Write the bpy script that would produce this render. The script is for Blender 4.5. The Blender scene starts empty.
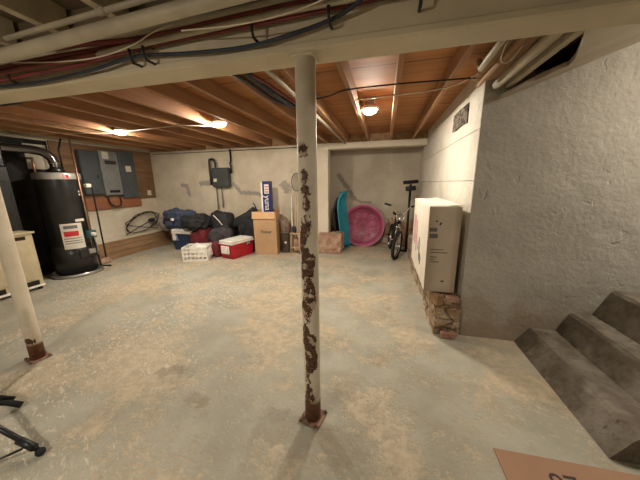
import bpy, bmesh, math, random
from mathutils import Vector, Matrix, noise
random.seed(7)
S = bpy.context.scene
COL = S.collection
PI = math.pi

# ------------------------------------------------------------------ camera
F_PX = 255.84
yaw, pitch, roll = 0.24476, 0.21827, -0.0134
fw = Vector((-math.sin(yaw)*math.cos(pitch), math.cos(yaw)*math.cos(pitch), -math.sin(pitch)))
rt = Vector((math.cos(yaw), math.sin(yaw), 0)); up = rt.cross(fw)
r2 = rt*math.cos(roll) + up*math.sin(roll); u2 = up*math.cos(roll) - rt*math.sin(roll)
cam = bpy.data.cameras.new('camera'); cam.sensor_width = 36; cam.lens = F_PX/640*36
cam.clip_start = 0.02
co = bpy.data.objects.new('camera', cam); COL.objects.link(co)
M = Matrix((r2, u2, -fw)).transposed().to_4x4(); M.translation = Vector((0, 0, 1.42))
co.matrix_world = M
S.camera = co

# ------------------------------------------------------------------ world, light, exposure
W = bpy.data.worlds.new('world'); S.world = W; W.use_nodes = True
W.node_tree.nodes['Background'].inputs[0].default_value = (0.9, 0.85, 0.8, 1)
W.node_tree.nodes['Background'].inputs[1].default_value = 0.01
BULB = 480.0          # emission of each screw-in bulb beyond the beam
BULB_NEAR = 510.0     # emission of the bulb in the bay behind the camera
BULB_STAIR = 460.0    # emission of the bulb over the upper steps
S.view_settings.view_transform = 'Standard'; S.view_settings.look = 'None'
S.view_settings.exposure = 0.40; S.view_settings.gamma = 1
S.view_settings.use_curve_mapping = False
S.cycles.use_denoising = True
S.cycles.max_bounces = 8; S.cycles.diffuse_bounces = 5
S.cycles.sample_clamp_indirect = 6

# ------------------------------------------------------------------ materials
class NT:
    def __init__(s, name, rough=0.7, metal=0.0, spec=0.4):
        s.m = bpy.data.materials.new(name); s.m.use_nodes = True
        s.t = s.m.node_tree; s.n = s.t.nodes; s.b = s.n['Principled BSDF']
        s.b.inputs['Roughness'].default_value = rough; s.b.inputs['Metallic'].default_value = metal
        s.b.inputs['Specular IOR Level'].default_value = spec
        tc = s.n.new('ShaderNodeTexCoord'); s.co = tc.outputs['Object']; s.gen = tc.outputs['Generated']
    def L(s, a, b): s.t.links.new(a, b)
    def put(s, sock, v):
        if hasattr(v, 'is_output'): s.L(v, sock)
        else: sock.default_value = v
    def math(s, op, a, b=0.0, c=None, clamp=False):
        n = s.n.new('ShaderNodeMath'); n.operation = op; n.use_clamp = clamp
        s.put(n.inputs[0], a); s.put(n.inputs[1], b)
        if c is not None: s.put(n.inputs[2], c)
        return n.outputs[0]
    def vm(s, op, a, b=None, scale=None):
        n = s.n.new('ShaderNodeVectorMath'); n.operation = op
        s.put(n.inputs[0], a)
        if b is not None: s.put(n.inputs[1], b)
        if scale is not None: s.put(n.inputs['Scale'], scale)
        return n.outputs['Value'] if op in ('LENGTH', 'DOT_PRODUCT', 'DISTANCE') else n.outputs['Vector']
    def scaled(s, v): return s.vm('MULTIPLY', s.co, v)
    def noise(s, scale, detail=4, rough=0.55, vec=None, dist=0.0):
        n = s.n.new('ShaderNodeTexNoise'); n.inputs['Scale'].default_value = scale
        n.inputs['Detail'].default_value = detail; n.inputs['Roughness'].default_value = rough
        n.inputs['Distortion'].default_value = dist
        s.L(vec if vec is not None else s.co, n.inputs['Vector']); return n.outputs['Fac']
    def voro(s, scale, vec=None, feature='F1'):
        n = s.n.new('ShaderNodeTexVoronoi'); n.feature = feature; n.inputs['Scale'].default_value = scale
        s.L(vec if vec is not None else s.co, n.inputs['Vector']); return n.outputs['Distance']
    def step(s, v, lo, hi, clamp=True):
        n = s.n.new('ShaderNodeMapRange'); n.clamp = clamp; n.interpolation_type = 'SMOOTHSTEP' if clamp else 'LINEAR'
        s.put(n.inputs[0], v); n.inputs[1].default_value = lo; n.inputs[2].default_value = hi
        return n.outputs[0]
    def mix(s, f, a, b):
        n = s.n.new('ShaderNodeMix'); n.data_type = 'RGBA'; s.put(n.inputs[0], f)
        for k, v in ((6, a), (7, b)):
            if hasattr(v, 'is_output'): s.L(v, n.inputs[k])
            else: n.inputs[k].default_value = (*v[:3], 1)
        return n.outputs[2]
    def sep(s, v=None):
        n = s.n.new('ShaderNodeSeparateXYZ'); s.L(v if v is not None else s.co, n.inputs[0]); return n.outputs
    def color(s, c): s.put(s.b.inputs['Base Color'], c if hasattr(c, 'is_output') else (*c, 1))
    def bump(s, h, strength=0.3, dist=0.02):
        n = s.n.new('ShaderNodeBump'); n.inputs['Strength'].default_value = strength
        n.inputs['Distance'].default_value = dist; s.L(h, n.inputs['Height']); s.L(n.outputs[0], s.b.inputs['Normal'])
    def capsule(s, pts, r):
        """1 inside a blotchy stroke through the points, 0 outside"""
        best = None
        wob = s.math('MULTIPLY', s.math('SUBTRACT', s.noise(0.8/r+4, 6, 0.65), 0.5), r*3.6)
        for (a, b) in zip(pts[:-1], pts[1:]):
            A = Vector(a); Bv = Vector(b); d = Bv - A; L2 = d.length_squared
            pa = s.vm('SUBTRACT', s.co, tuple(A))
            t = s.math('MULTIPLY', s.vm('DOT_PRODUCT', pa, tuple(d)), 1/L2, clamp=True)
            q = s.vm('SCALE', tuple(d), scale=t)
            dd = s.vm('LENGTH', s.vm('SUBTRACT', pa, q))
            best = dd if best is None else s.math('MINIMUM', best, dd)
        v = s.math('ADD', best, wob)
        return s.math('SUBTRACT', 1.0, s.step(v, r*0.6, r*1.15))

def plain(name, col, rough=0.6, metal=0.0, var=0.12, scale=6, bump=0.0, bscale=60, spec=0.4):
    m = NT(name, rough, metal, spec)
    n = m.noise(scale, 5)
    a = tuple(max(0, c*(1-var)) for c in col); b = tuple(min(1, c*(1+var)) for c in col)
    m.color(m.mix(m.step(n, 0.3, 0.7), a, b))
    if bump: m.bump(m.noise(bscale, 3), bump, 0.004)
    return m.m

def floor_mat():
    m = NT('worn_painted_concrete', 0.62, spec=0.35)
    big = m.noise(0.9, 5, 0.55)
    paint = m.mix(m.step(m.noise(2.2, 6), 0.35, 0.65), (0.315, 0.30, 0.235), (0.405, 0.39, 0.315))
    tan = m.mix(m.step(m.noise(14, 5, 0.65), 0.35, 0.65), (0.42, 0.33, 0.215), (0.57, 0.465, 0.32))
    worn = m.noise(1.25, 9, 0.70)
    fine = m.noise(48, 8, 0.8)
    f = m.step(m.math('ADD', worn, m.math('MULTIPLY', fine, 0.62)), 0.79, 0.845)
    c = m.mix(m.math('MULTIPLY', f, 0.72), paint, tan)
    # pale flaked edges left by the peeling paint
    st = m.vm('MULTIPLY', m.co, (1.0, 2.1, 1.0))
    st = m.n.new('ShaderNodeVectorRotate'); st.inputs['Angle'].default_value = 0.5; m.L(m.co, st.inputs[0]); st = m.vm('MULTIPLY', st.outputs[0], (1.0, 2.3, 1.0))
    fl = m.step(m.noise(13, 10, 0.8, st, 0.4), 0.535, 0.575)
    reg = m.step(m.noise(1.0, 5, 0.62, m.vm('ADD', m.co, (3.7, 1.3, 0))), 0.45, 0.53)
    x, y, z = m.sep()
    reg = m.math('MULTIPLY', reg, m.math('ADD', 0.28, m.math('MULTIPLY', 0.72, m.math('SUBTRACT', 1.0, m.step(m.math('ADD', x, m.math('MULTIPLY', m.noise(0.8, 3), 1.6)), -1.0, 0.1)))))
    c = m.mix(m.math('MULTIPLY', m.math('MULTIPLY', fl, reg), 0.85), c, (0.66, 0.59, 0.46))
    dk = m.step(m.noise(2.7, 7, 0.65, m.vm('ADD', m.co, (9.0, 4.0, 0))), 0.61, 0.76)
    c = m.mix(m.math('MULTIPLY', dk, 0.55), c, (0.19, 0.15, 0.105))
    sp = m.step(m.voro(7.0), 0.055, 0.035)
    sp2 = m.math('MULTIPLY', m.math('SUBTRACT', 1.0, m.step(m.voro(5.0), 0.02, 0.05)), m.step(m.noise(3, 2), 0.55, 0.6))
    c = m.mix(m.math('MULTIPLY', sp2, 0.7), c, (0.13, 0.10, 0.075))
    # mottled stains with a shape of their own
    for pts, r, k, col in (([(-1.62, 1.38, 0), (-1.5, 1.42, 0)], 0.06, 0.5, (0.2, 0.165, 0.12)),
                      ([(-1.22, 1.22, 0), (-1.12, 1.2, 0)], 0.05, 0.5, (0.24, 0.19, 0.13)),
                      ([(-0.6, 1.15, 0), (-0.15, 1.12, 0)], 0.12, 0.45, (0.27, 0.24, 0.18))):
        c = m.mix(m.math('MULTIPLY', m.capsule(pts, r), k), c, col)
    m.color(c)
    h = m.math('ADD', m.math('MULTIPLY', f, -0.5), m.math('MULTIPLY', m.noise(9, 4, 0.5), 0.4))
    m.bump(m.math('ADD', h, m.math('MULTIPLY', m.math('MULTIPLY', fl, reg), 0.5)), 0.5, 0.006)
    return m.m

def plaster(name, base, dark, bscale=5, bs=0.45, patches=(), brown=None, rough=0.8, lines=None, cs=1.6):
    m = NT(name, rough, spec=0.25)
    c = m.mix(m.step(m.noise(cs, 7, 0.65), 0.34, 0.66), dark, base)
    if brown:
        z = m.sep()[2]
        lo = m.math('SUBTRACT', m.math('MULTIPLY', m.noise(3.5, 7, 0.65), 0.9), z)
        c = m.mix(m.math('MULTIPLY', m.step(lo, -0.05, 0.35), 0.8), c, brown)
    for pts, r, col in patches:
        c = m.mix(m.math('MULTIPLY', m.capsule(pts, r), 0.85), c, col)
    h = m.math('ADD', m.math('MULTIPLY', m.noise(bscale, 8, 0.62), 1.0), m.math('MULTIPLY', m.noise(bscale*7, 4), 0.25))
    pock = m.step(m.noise(bscale*2.2, 5, 0.6, dist=0.6), 0.63, 0.70)
    h = m.math('SUBTRACT', h, m.math('MULTIPLY', pock, 0.35))
    if lines:
        ax = m.sep()[2]
        for zc in lines:
            d = m.math('ABSOLUTE', m.math('SUBTRACT', ax, zc))
            l = m.math('SUBTRACT', 1.0, m.step(d, 0.002, 0.008))
            h = m.math('SUBTRACT', h, m.math('MULTIPLY', l, 0.5))
            c = m.mix(m.math('MULTIPLY', l, 0.5), c, dark)
    m.color(c); m.bump(h, bs, 0.03)
    return m.m

def wood(name, a, b, axis=1, rough=0.7, knots=True, k=1.0, dark=None, seams=0):
    m = NT(name, rough, spec=0.3)
    sc = [14*k, 14*k, 14*k]; sc[axis] = 0.8*k
    v = m.scaled(tuple(sc))
    c = m.mix(m.step(m.noise(1.0, 6, 0.6, v, 0.6), 0.3, 0.7), a, b)
    big = m.noise(1.3, 3)
    c = m.mix(m.math('MULTIPLY', m.step(big, 0.35, 0.75), 0.45), c, tuple(x*0.6 for x in a))
    if knots:
        s2 = [3.2, 3.2, 3.2]; s2[axis] = 1.3
        kn = m.math('SUBTRACT', 1.0, m.step(m.voro(1.0, m.scaled(tuple(s2))), 0.05, 0.13))
        c = m.mix(m.math('MULTIPLY', kn, 0.75), c, dark or tuple(x*0.3 for x in a))
    if seams:
        fr = m.math('FRACT', m.math('DIVIDE', m.sep()[1], seams))
        sl = m.math('SUBTRACT', 1.0, m.step(m.math('MINIMUM', fr, m.math('SUBTRACT', 1.0, fr)), 0.01, 0.035))
        c = m.mix(m.math('MULTIPLY', sl, 0.75), c, (0.08, 0.03, 0.012))
        bd = m.n.new('ShaderNodeTexWhiteNoise'); bd.noise_dimensions = '1D'; m.L(m.math('FLOOR', m.math('DIVIDE', m.sep()[1], seams)), bd.inputs['W'])
        c = m.mix(m.math('MULTIPLY', bd.outputs[0], 0.35), c, (0.17, 0.07, 0.03))
    m.color(c); m.bump(m.noise(1.5, 5, 0.6, v), 0.25, 0.004)
    return m.m

def rusty_post(name, height_rust, dirv, seed):
    m = NT(name, 0.55, spec=0.4)
    v = m.vm('ADD', m.scaled((1.0, 1.0, 0.62)), (seed, seed*0.7, seed*1.3))
    n = m.noise(11.5, 8, 0.62, v, 0.2)
    x, y, z = m.sep()
    nrm = m.vm('NORMALIZE', m.vm('MULTIPLY', m.co, (1, 1, 0)))
    face = m.vm('DOT_PRODUCT', nrm, dirv)
    rough_z = m.math('SUBTRACT', 1.0, m.step(z, height_rust*0.82, height_rust*1.12))
    thr = m.math('ADD', n, m.math('MULTIPLY', m.math('SUBTRACT', face, 0.80), 0.28))
    thr = m.math('ADD', thr, m.math('MULTIPLY', m.math('SUBTRACT', rough_z, 1.0), 0.3))
    base = m.math('SUBTRACT', 1.0, m.step(m.math('ADD', z, m.math('MULTIPLY', n, 0.06)), 0.16, 0.19))
    f = m.math('MAXIMUM', m.step(thr, 0.485, 0.505), base)
    if height_rust > 1:
        for a, b, rr in (((-0.012, -0.046, 1.59), (-0.010, -0.046, 1.56), 0.024), ((-0.004, -0.048, 1.47), (-0.004, -0.048, 1.40), 0.018), ((0.0, -0.048, 1.39), (0.006, -0.047, 1.30), 0.021), ((0.008, -0.047, 1.22), (0.008, -0.047, 1.17), 0.013)):
            f = m.math('MAXIMUM', f, m.capsule([a, b], rr))
    rust = m.mix(m.step(m.noise(60, 5), 0.35, 0.65), (0.035, 0.017, 0.010), (0.13, 0.055, 0.028))
    rust = m.mix(m.step(m.noise(22, 5, 0.6), 0.535, 0.57), rust, (0.46, 0.35, 0.26))
    rust = m.mix(base, rust, m.mix(m.step(m.noise(30, 4), 0.3, 0.7), (0.10, 0.035, 0.018), (0.2, 0.085, 0.045)))
    cream = m.mix(m.step(m.noise(8, 5), 0.3, 0.75), (0.60, 0.53, 0.41), (0.70, 0.63, 0.50))
    m.color(m.mix(f, cream, rust))
    m.bump(m.math('SUBTRACT', m.math('MULTIPLY', m.noise(70, 4), 0.2), f), 0.5, 0.003)
    return m.m

MF = floor_mat()
GREY = (0.27, 0.25, 0.22)
back_patches = [([(-4.62, 5.2, 1.42), (-4.5, 5.2, 1.40), (-4.45, 5.2, 1.2)], 0.05, GREY),
                ([(-4.1, 5.2, 1.45), (-3.75, 5.2, 1.46), (-3.7, 5.2, 1.60)], 0.06, GREY),
                ([(-3.25, 5.2, 1.42), (-3.1, 5.2, 1.24), (-2.7, 5.2, 1.22), (-2.45, 5.2, 1.12)], 0.05, GREY),
                ([(-2.05, 5.2, 1.42), (-2.0, 5.2, 1.3)], 0.10, (0.33, 0.29, 0.24)),
                ([(-1.62, 5.2, 0.9), (-1.6, 5.2, 1.7)], 0.04, (0.36, 0.29, 0.21))]
alc_patches = [([(-1.02, 6.0, 1.58), (-0.86, 6.0, 1.35), (-0.66, 6.0, 1.06)], 0.055, (0.20, 0.18, 0.155)),
               ([(-1.0, 6.0, 1.2), (-0.5, 6.0, 0.98), (-0.3, 6.0, 0.98)], 0.03, (0.30, 0.26, 0.2)),
               ([(0.2, 6.0, 0.35), (0.7, 6.0, 0.30)], 0.26, (0.34, 0.20, 0.11))]
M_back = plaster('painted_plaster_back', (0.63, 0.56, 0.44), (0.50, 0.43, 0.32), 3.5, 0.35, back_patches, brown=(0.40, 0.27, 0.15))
M_alc = plaster('painted_plaster_alcove', (0.52, 0.47, 0.38), (0.42, 0.37, 0.29), 3.0, 0.35, alc_patches)
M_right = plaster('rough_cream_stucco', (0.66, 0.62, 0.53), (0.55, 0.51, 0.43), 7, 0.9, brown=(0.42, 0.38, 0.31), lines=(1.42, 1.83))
M_stair = plaster('rough_shaded_stucco', (0.455, 0.435, 0.385), (0.385, 0.36, 0.315), 4.2, 0.7, brown=(0.29, 0.225, 0.155))  # greyer copy of the cream stucco, with the shade put into its colour
M_left = plaster('white_painted_block', (0.62, 0.57, 0.46), (0.52, 0.45, 0.34), 5, 0.3)
M_soffit = plaster('smooth_soffit_plaster', (0.42, 0.36, 0.27), (0.31, 0.26, 0.2), 2.0, 0.12)
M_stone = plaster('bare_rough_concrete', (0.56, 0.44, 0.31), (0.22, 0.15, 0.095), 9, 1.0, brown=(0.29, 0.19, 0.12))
def stones():
    m = NT('cracked_rubble_masonry', 0.9, spec=0.2)
    w = m.vm('ADD', m.co, m.vm('SCALE', m.vm('SUBTRACT', m.co, m.co), scale=0.0))
    e = m.voro(5.5, m.vm('MULTIPLY', m.co, (0.8, 0.7, 2.3)), 'DISTANCE_TO_EDGE')
    gap = m.math('SUBTRACT', 1.0, m.step(m.math('ADD', e, m.math('MULTIPLY', m.noise(9, 6, 0.75), 0.34)), 0.19, 0.225))
    c = m.mix(m.step(m.noise(7, 7, 0.7), 0.35, 0.65), (0.36, 0.24, 0.14), (0.58, 0.49, 0.37))
    c = m.mix(m.step(m.noise(15, 7, 0.75), 0.54, 0.62), c, (0.22, 0.13, 0.08))
    c = m.mix(m.math('MULTIPLY', gap, 0.55), c, (0.12, 0.075, 0.045)); m.color(c)
    m.bump(m.math('SUBTRACT', m.noise(16, 8, 0.7), gap), 1.0, 0.03); return m.m
M_stones = stones()
M_brick = plaster('crumbling_brick', (0.52, 0.37, 0.27), (0.30, 0.15, 0.10), 14, 0.9, cs=9)
M_stepc = plaster('dirty_step_concrete', (0.22, 0.195, 0.155), (0.12, 0.095, 0.07), 6, 1.0, cs=7)
M_pillar = plaster('white_pillar_paint', (0.66, 0.6, 0.49), (0.58, 0.51, 0.4), 4, 0.2)
M_joist = wood('raw_pine', (0.30, 0.15, 0.068), (0.43, 0.245, 0.125), 1)
M_ply = wood('orange_subfloor_boards', (0.36, 0.145, 0.048), (0.50, 0.23, 0.082), 0, k=0.6, seams=0.46)
M_joistp = plain('cream_painted_joist', (0.56, 0.49, 0.34), 0.7, var=0.18, bump=0.2)
M_plyp = plain('dingy_painted_subfloor', (0.155, 0.115, 0.07), 0.8, var=0.3, scale=3)
M_beam = plain('cream_beam_paint', (0.56, 0.49, 0.35), 0.6, var=0.09, scale=3, bump=0.15, bscale=25)
M_board = wood('stained_plywood_board', (0.17, 0.09, 0.045), (0.27, 0.16, 0.085), 1)
M_redboard = wood('reddish_board', (0.27, 0.105, 0.05), (0.36, 0.15, 0.075), 1, knots=False)
M_curbwood = wood('dirty_curb_boards', (0.25, 0.14, 0.07), (0.40, 0.26, 0.14), 1)
M_pipew = plain('off_white_pipe_paint', (0.40, 0.35, 0.255), 0.5, var=0.12)
M_maroon = plain('dark_red_cable_sheath', (0.17, 0.035, 0.03), 0.5, var=0.3)
M_bluec = plain('dark_blue_cable_sheath', (0.022, 0.030, 0.045), 0.6, var=0.3)
M_black = plain('black_plastic', (0.012, 0.012, 0.013), 0.45, var=0.3)
M_blackm = plain('black_painted_metal', (0.015, 0.015, 0.016), 0.35, 0.3, var=0.3)
M_wire = plain('white_wire', (0.6, 0.52, 0.4), 0.5)
M_copper = plain('aged_copper', (0.36, 0.20, 0.13), 0.4, 0.85, var=0.25)
M_steel = plain('brushed_steel', (0.5, 0.5, 0.5), 0.25, 1.0)
M_galv = plain('galvanised_steel', (0.45, 0.45, 0.44), 0.35, 0.8)
M_porc = plain('white_porcelain', (0.75, 0.72, 0.66), 0.3)
M_heater = plain('charcoal_tank_enamel', (0.026, 0.027, 0.026), 0.28, 0.3, var=0.2, spec=0.6)
M_band = plain('silver_grey_trim', (0.42, 0.40, 0.36), 0.35, 0.5)
M_label = plain('paper_label', (0.62, 0.58, 0.5), 0.6)
M_red = plain('red_print', (0.5, 0.02, 0.03), 0.5)
M_greyprint = plain('grey_print', (0.14, 0.13, 0.13), 0.6)
M_ink = plain('dark_ink', (0.03, 0.025, 0.025), 0.6)
M_slate = plain('slate_blue_grey_enamel', (0.075, 0.088, 0.095), 0.45, 0.2)
M_lgrey = plain('light_grey_enamel', (0.24, 0.25, 0.25), 0.4, 0.4)
M_cream = plain('cream_enamel', (0.50, 0.42, 0.27), 0.5, var=0.1)
M_card = plain('brown_cardboard', (0.45, 0.285, 0.155), 0.75, var=0.08, scale=3)
M_card2 = plain('reddish_cardboard', (0.33, 0.19, 0.115), 0.75, var=0.07, scale=3)
M_whitecard = plain('white_cardboard', (0.74, 0.68, 0.57), 0.6, var=0.05)
M_tancard = plain('dull_white_cardboard', (0.50, 0.42, 0.33), 0.7, var=0.05)
M_pinkprint = plain('pink_red_print', (0.45, 0.12, 0.14), 0.5, var=0.3, scale=14)
M_navy = plain('navy_plastic', (0.02, 0.035, 0.085), 0.4)
M_navyc = plain('navy_print_card', (0.015, 0.022, 0.12), 0.4)
M_white = plain('white_plastic', (0.78, 0.75, 0.68), 0.4)
M_redp = plain('red_cooler_plastic', (0.40, 0.012, 0.025), 0.35, var=0.15)
M_maroonf = plain('maroon_fabric', (0.14, 0.018, 0.022), 0.9, var=0.3, bump=0.4)
M_blackf = plain('black_nylon_fabric', (0.016, 0.016, 0.018), 0.7, var=0.4, bump=0.4)
M_greyf = plain('dark_grey_fabric', (0.052, 0.045, 0.05), 0.9, var=0.3, bump=0.4)
M_teal = plain('teal_plastic', (0.03, 0.24, 0.33), 0.4, var=0.15)
M_pink = plain('pink_plastic', (0.38, 0.085, 0.16), 0.35, var=0.18, scale=5)
M_pink2 = plain('paler_pink_plastic', (0.50, 0.16, 0.25), 0.3)
M_tyre = plain('black_rubber', (0.01, 0.01, 0.01), 0.8)
M_chrome = plain('chrome', (0.7, 0.7, 0.7), 0.15, 1.0)
M_void = plain('gap_shade_black', (0.02, 0.014, 0.01), 0.95)  # near-black colour standing in for the shade inside gaps and slots
M_lathe = plaster('exposed_dark_lath', (0.26, 0.22, 0.17), (0.02, 0.016, 0.012), 22, 1.0, cs=26)
M_greyplast = plain('grey_bucket_plastic', (0.20, 0.17, 0.14), 0.6)
M_burlap = plain('burlap_cloth', (0.22, 0.16, 0.12), 0.95, var=0.3, scale=18, bump=0.5)
M_stoolw = wood('old_stool_wood', (0.40, 0.27, 0.16), (0.55, 0.40, 0.26), 2)
M_verdi = plain('valve_blue_green', (0.03, 0.09, 0.11), 0.4)
def plaid():
    m = NT('navy_plaid_fabric', 0.9); x, y, z = m.sep()
    a = m.step(m.math('SINE', m.math('MULTIPLY', m.math('ADD', x, y), 55)), 0.5, 0.7)
    b = m.step(m.math('SINE', m.math('MULTIPLY', z, 55)), 0.5, 0.7)
    c = m.mix(m.noise(7, 4), (0.012, 0.02, 0.05), (0.05, 0.075, 0.14))
    c = m.mix(m.math('MULTIPLY', m.math('MAXIMUM', a, b), 0.25), c, (0.16, 0.14, 0.16)); m.color(c)
    m.bump(m.noise(40, 3), 0.4, 0.004); return m.m
M_plaid = plaid()
def bulb_mat(e):
    m = NT('lit_bulb_glass'); m.b.inputs['Emission Color'].default_value = (1.0, 0.90, 0.76, 1)
    m.b.inputs['Emission Strength'].default_value = e; m.color((1, 0.95, 0.85)); return m.m
M_bulb = bulb_mat(BULB); M_bulbn = bulb_mat(BULB_NEAR); M_bulbs = bulb_mat(BULB_STAIR)
M_postc = rusty_post('peeling_cream_paint_over_rust', 1.33, (-0.05, -1.0, 0), 2.0)
M_postl = rusty_post('cream_post_paint_few_chips', 0.22, (0.6, -0.8, 0), 5.3)
M_rustplate = plain('rusted_plate_steel', (0.22, 0.13, 0.085), 0.85, 0.0, var=0.6, scale=25, bump=0.6, bscale=80)

# ------------------------------------------------------------------ builders
def link(name, me, mat, parent=None):
    o = bpy.data.objects.new(name, me); COL.objects.link(o)
    if mat is not None: me.materials.append(mat)
    if parent is not None: o.parent = parent
    return o
def tag(o, label, cat, group=None, kind=None):
    if label: o['label'] = label
    if cat: o['category'] = cat
    if group: o['group'] = group
    if kind: o['kind'] = kind
    return o
def thing(name, label, cat, loc=(0, 0, 0), rot=(0, 0, 0), group=None):
    o = bpy.data.objects.new(name, None); COL.objects.link(o); o.location = loc; o.rotation_euler = rot
    o.empty_display_size = 0.1
    return tag(o, label, cat, group)
def catmull(pts, n=6):
    P = [Vector(p) for p in pts]
    if len(P) < 3: return P
    Q = [P[0]*2-P[1]] + P + [P[-1]*2-P[-2]]; out = []
    for i in range(1, len(Q)-2):
        for k in range(n):
            t = k/n; a, b, c, d = Q[i-1:i+3]
            out.append(0.5*((2*b)+(c-a)*t+(2*a-5*b+4*c-d)*t*t+(3*b-a-3*c+d)*t**3))
    out.append(P[-1]); return out

class MB:
    def __init__(s): s.bm = bmesh.new()
    def box(s, x0, x1, y0, y1, z0, z1, bev=0.0, seg=1, rot=None, loc=None):
        vs = [s.bm.verts.new((x, y, z)) for x in (x0, x1) for y in (y0, y1) for z in (z0, z1)]
        fs = [(0, 1, 3, 2), (4, 6, 7, 5), (0, 4, 5, 1), (2, 3, 7, 6), (0, 2, 6, 4), (1, 5, 7, 3)]
        fc = [s.bm.faces.new([vs[i] for i in f]) for f in fs]
        if bev:
            ed = list({e for f in fc for e in f.edges})
            r = bmesh.ops.bevel(s.bm, geom=ed, offset=bev, segments=seg, affect='EDGES', profile=0.5)
            vs = list({v for f in r['faces'] for v in f.verts} | {v for v in vs if v.is_valid})
        if rot is not None:
            c = Vector(loc) if loc is not None else Vector(((x0+x1)/2, (y0+y1)/2, (z0+z1)/2))
            bmesh.ops.rotate(s.bm, verts=vs, cent=c, matrix=rot)
        return s
    def tube(s, pts, r, n=8, smooth=True, radii=None, curve=False, cap=True, closed=False):
        P = catmull(pts) if curve else [Vector(p) for p in pts]
        m = len(P); rings = []; nrm = None
        for i, p in enumerate(P):
            if closed: t = P[(i+1) % m]-P[i-1]
            else: t = P[min(i+1, m-1)]-P[max(i-1, 0)]
            t.normalize()
            if nrm is None:
                a = Vector((0, 0, 1)) if abs(t.z) < 0.9 else Vector((1, 0, 0)); nrm = t.cross(a).normalized()
            else:
                nrm = (nrm-t*nrm.dot(t)).normalized()
            bn = t.cross(nrm)
            k = 1
            if not closed and 0 < i < m-1:
                d1 = (P[i]-P[i-1]).normalized(); k = 1/max(0.6, abs(d1.dot(t)))
            rr = (radii[i] if radii else r)*k
            rings.append([s.bm.verts.new(p+(nrm*math.cos(2*PI*j/n)+bn*math.sin(2*PI*j/n))*rr) for j in range(n)])
        pairs = list(zip(rings[:-1], rings[1:])) + ([(rings[-1], rings[0])] if closed else [])
        for a, b in pairs:
            for j in range(n):
                f = s.bm.faces.new((a[j], a[(j+1) % n], b[(j+1) % n], b[j])); f.smooth = smooth
        if cap and not closed:
            s.bm.faces.new(rings[0][::-1]); s.bm.faces.new(rings[-1])
        return s
    def lathe(s, prof, n=32, c=(0, 0, 0), ax='z', smooth=True, closed=False):
        """prof: (radius, height) pairs; radius 0 makes a pole"""
        rings = []
        C = Vector(c)
        def pt(r, h, a):
            u, v = r*math.cos(a), r*math.sin(a)
            return C+Vector((u, v, h)) if ax == 'z' else (C+Vector((u, h, v)) if ax == 'y' else C+Vector((h, u, v)))
        for r, h in prof:
            rings.append([s.bm.verts.new(pt(0, h, 0))] if r == 0 else [s.bm.verts.new(pt(r, h, 2*PI*j/n)) for j in range(n)])
        for a, b in zip(rings[:-1], rings[1:]):
            for j in range(n):
                k = (j+1) % n
                if len(a) == 1 and len(b) == 1: continue
                if len(a) == 1: f = s.bm.faces.new((a[0], b[k], b[j]))
                elif len(b) == 1: f = s.bm.faces.new((a[j], a[k], b[0]))
                else: f = s.bm.faces.new((a[j], a[k], b[k], b[j]))
                f.smooth = smooth
        return s
    def prism(s, poly, a0, a1, ax='y'):
        """extrude a 2D outline along an axis; poly in the other two axes in order"""
        def pt(p, a):
            return {'x': (a, p[0], p[1]), 'y': (p[0], a, p[1]), 'z': (p[0], p[1], a)}[ax]
        A = [s.bm.verts.new(pt(p, a0)) for p in poly]; B = [s.bm.verts.new(pt(p, a1)) for p in poly]
        s.bm.faces.new(A); s.bm.faces.new(B[::-1]); n = len(poly)
        for i in range(n): s.bm.faces.new((A[i], B[i], B[(i+1) % n], A[(i+1) % n]))
        return s
    def sub(s, cuts=1):
        bmesh.ops.subdivide_edges(s.bm, edges=s.bm.edges[:], cuts=cuts, use_grid_fill=True); return s
    def grit(s, amp, scale=6, seed=0.0, keep=None):
        for v in s.bm.verts:
            if keep and keep(v.co): continue
            q = v.co*scale+Vector((seed, seed, seed))
            v.co += noise.noise_vector(q)*amp
        return s
    def blob(s, c, rad, e=2.6, n=20, m=14, amp=0.03, scale=5, seed=0.0, floor=None):
        """soft stuffed bag body: a superellipsoid with folds"""
        C = Vector(c); rx, ry, rz = rad; rings = []
        def sg(v, p): return math.copysign(abs(v)**p, v)
        p = 2/e
        for i in range(m+1):
            th = -PI/2+PI*i/m; row = []
            for j in range(n):
                ph = 2*PI*j/n
                v = Vector((rx*sg(math.cos(th), p)*sg(math.cos(ph), p), ry*sg(math.cos(th), p)*sg(math.sin(ph), p), rz*sg(math.sin(th), p)))
                q = v*scale+Vector((seed, seed*1.7, 0))
                fold = (0.5-abs(noise.noise(q*1.9+Vector((7, 3, 1)))))*amp*1.1 if amp > 0.02 else 0
                v += v.normalized()*(noise.noise(q)*amp+noise.noise(q*2.7)*amp*0.5+fold)
                w = C+v
                if floor is not None: w.z = max(floor, w.z)
                row.append(s.bm.verts.new(w))
                if i in (0, m): break
            rings.append(row)
        for a, b in zip(rings[:-1], rings[1:]):
            for j in range(n):
                k = (j+1) % n
                if len(a) == 1: f = s.bm.faces.new((a[0], b[k], b[j]))
                elif len(b) == 1: f = s.bm.faces.new((a[j], a[k], b[0]))
                else: f = s.bm.faces.new((a[j], a[k], b[k], b[j]))
                f.smooth = True
        return s
    def build(s, name, mat, parent=None, loc=None, smooth=False):
        bmesh.ops.recalc_face_normals(s.bm, faces=s.bm.faces[:])
        if smooth:
            for f in s.bm.faces: f.smooth = True
        me = bpy.data.meshes.new(name); s.bm.to_mesh(me); s.bm.free()
        o = link(name, me, mat, parent)
        if loc is not None: o.location = loc
        return o
def struct(name, mb, mat, label=None):
    o = mb.build(name, mat); o['kind'] = 'structure'
    if label: o['label'] = label
    return o
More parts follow.
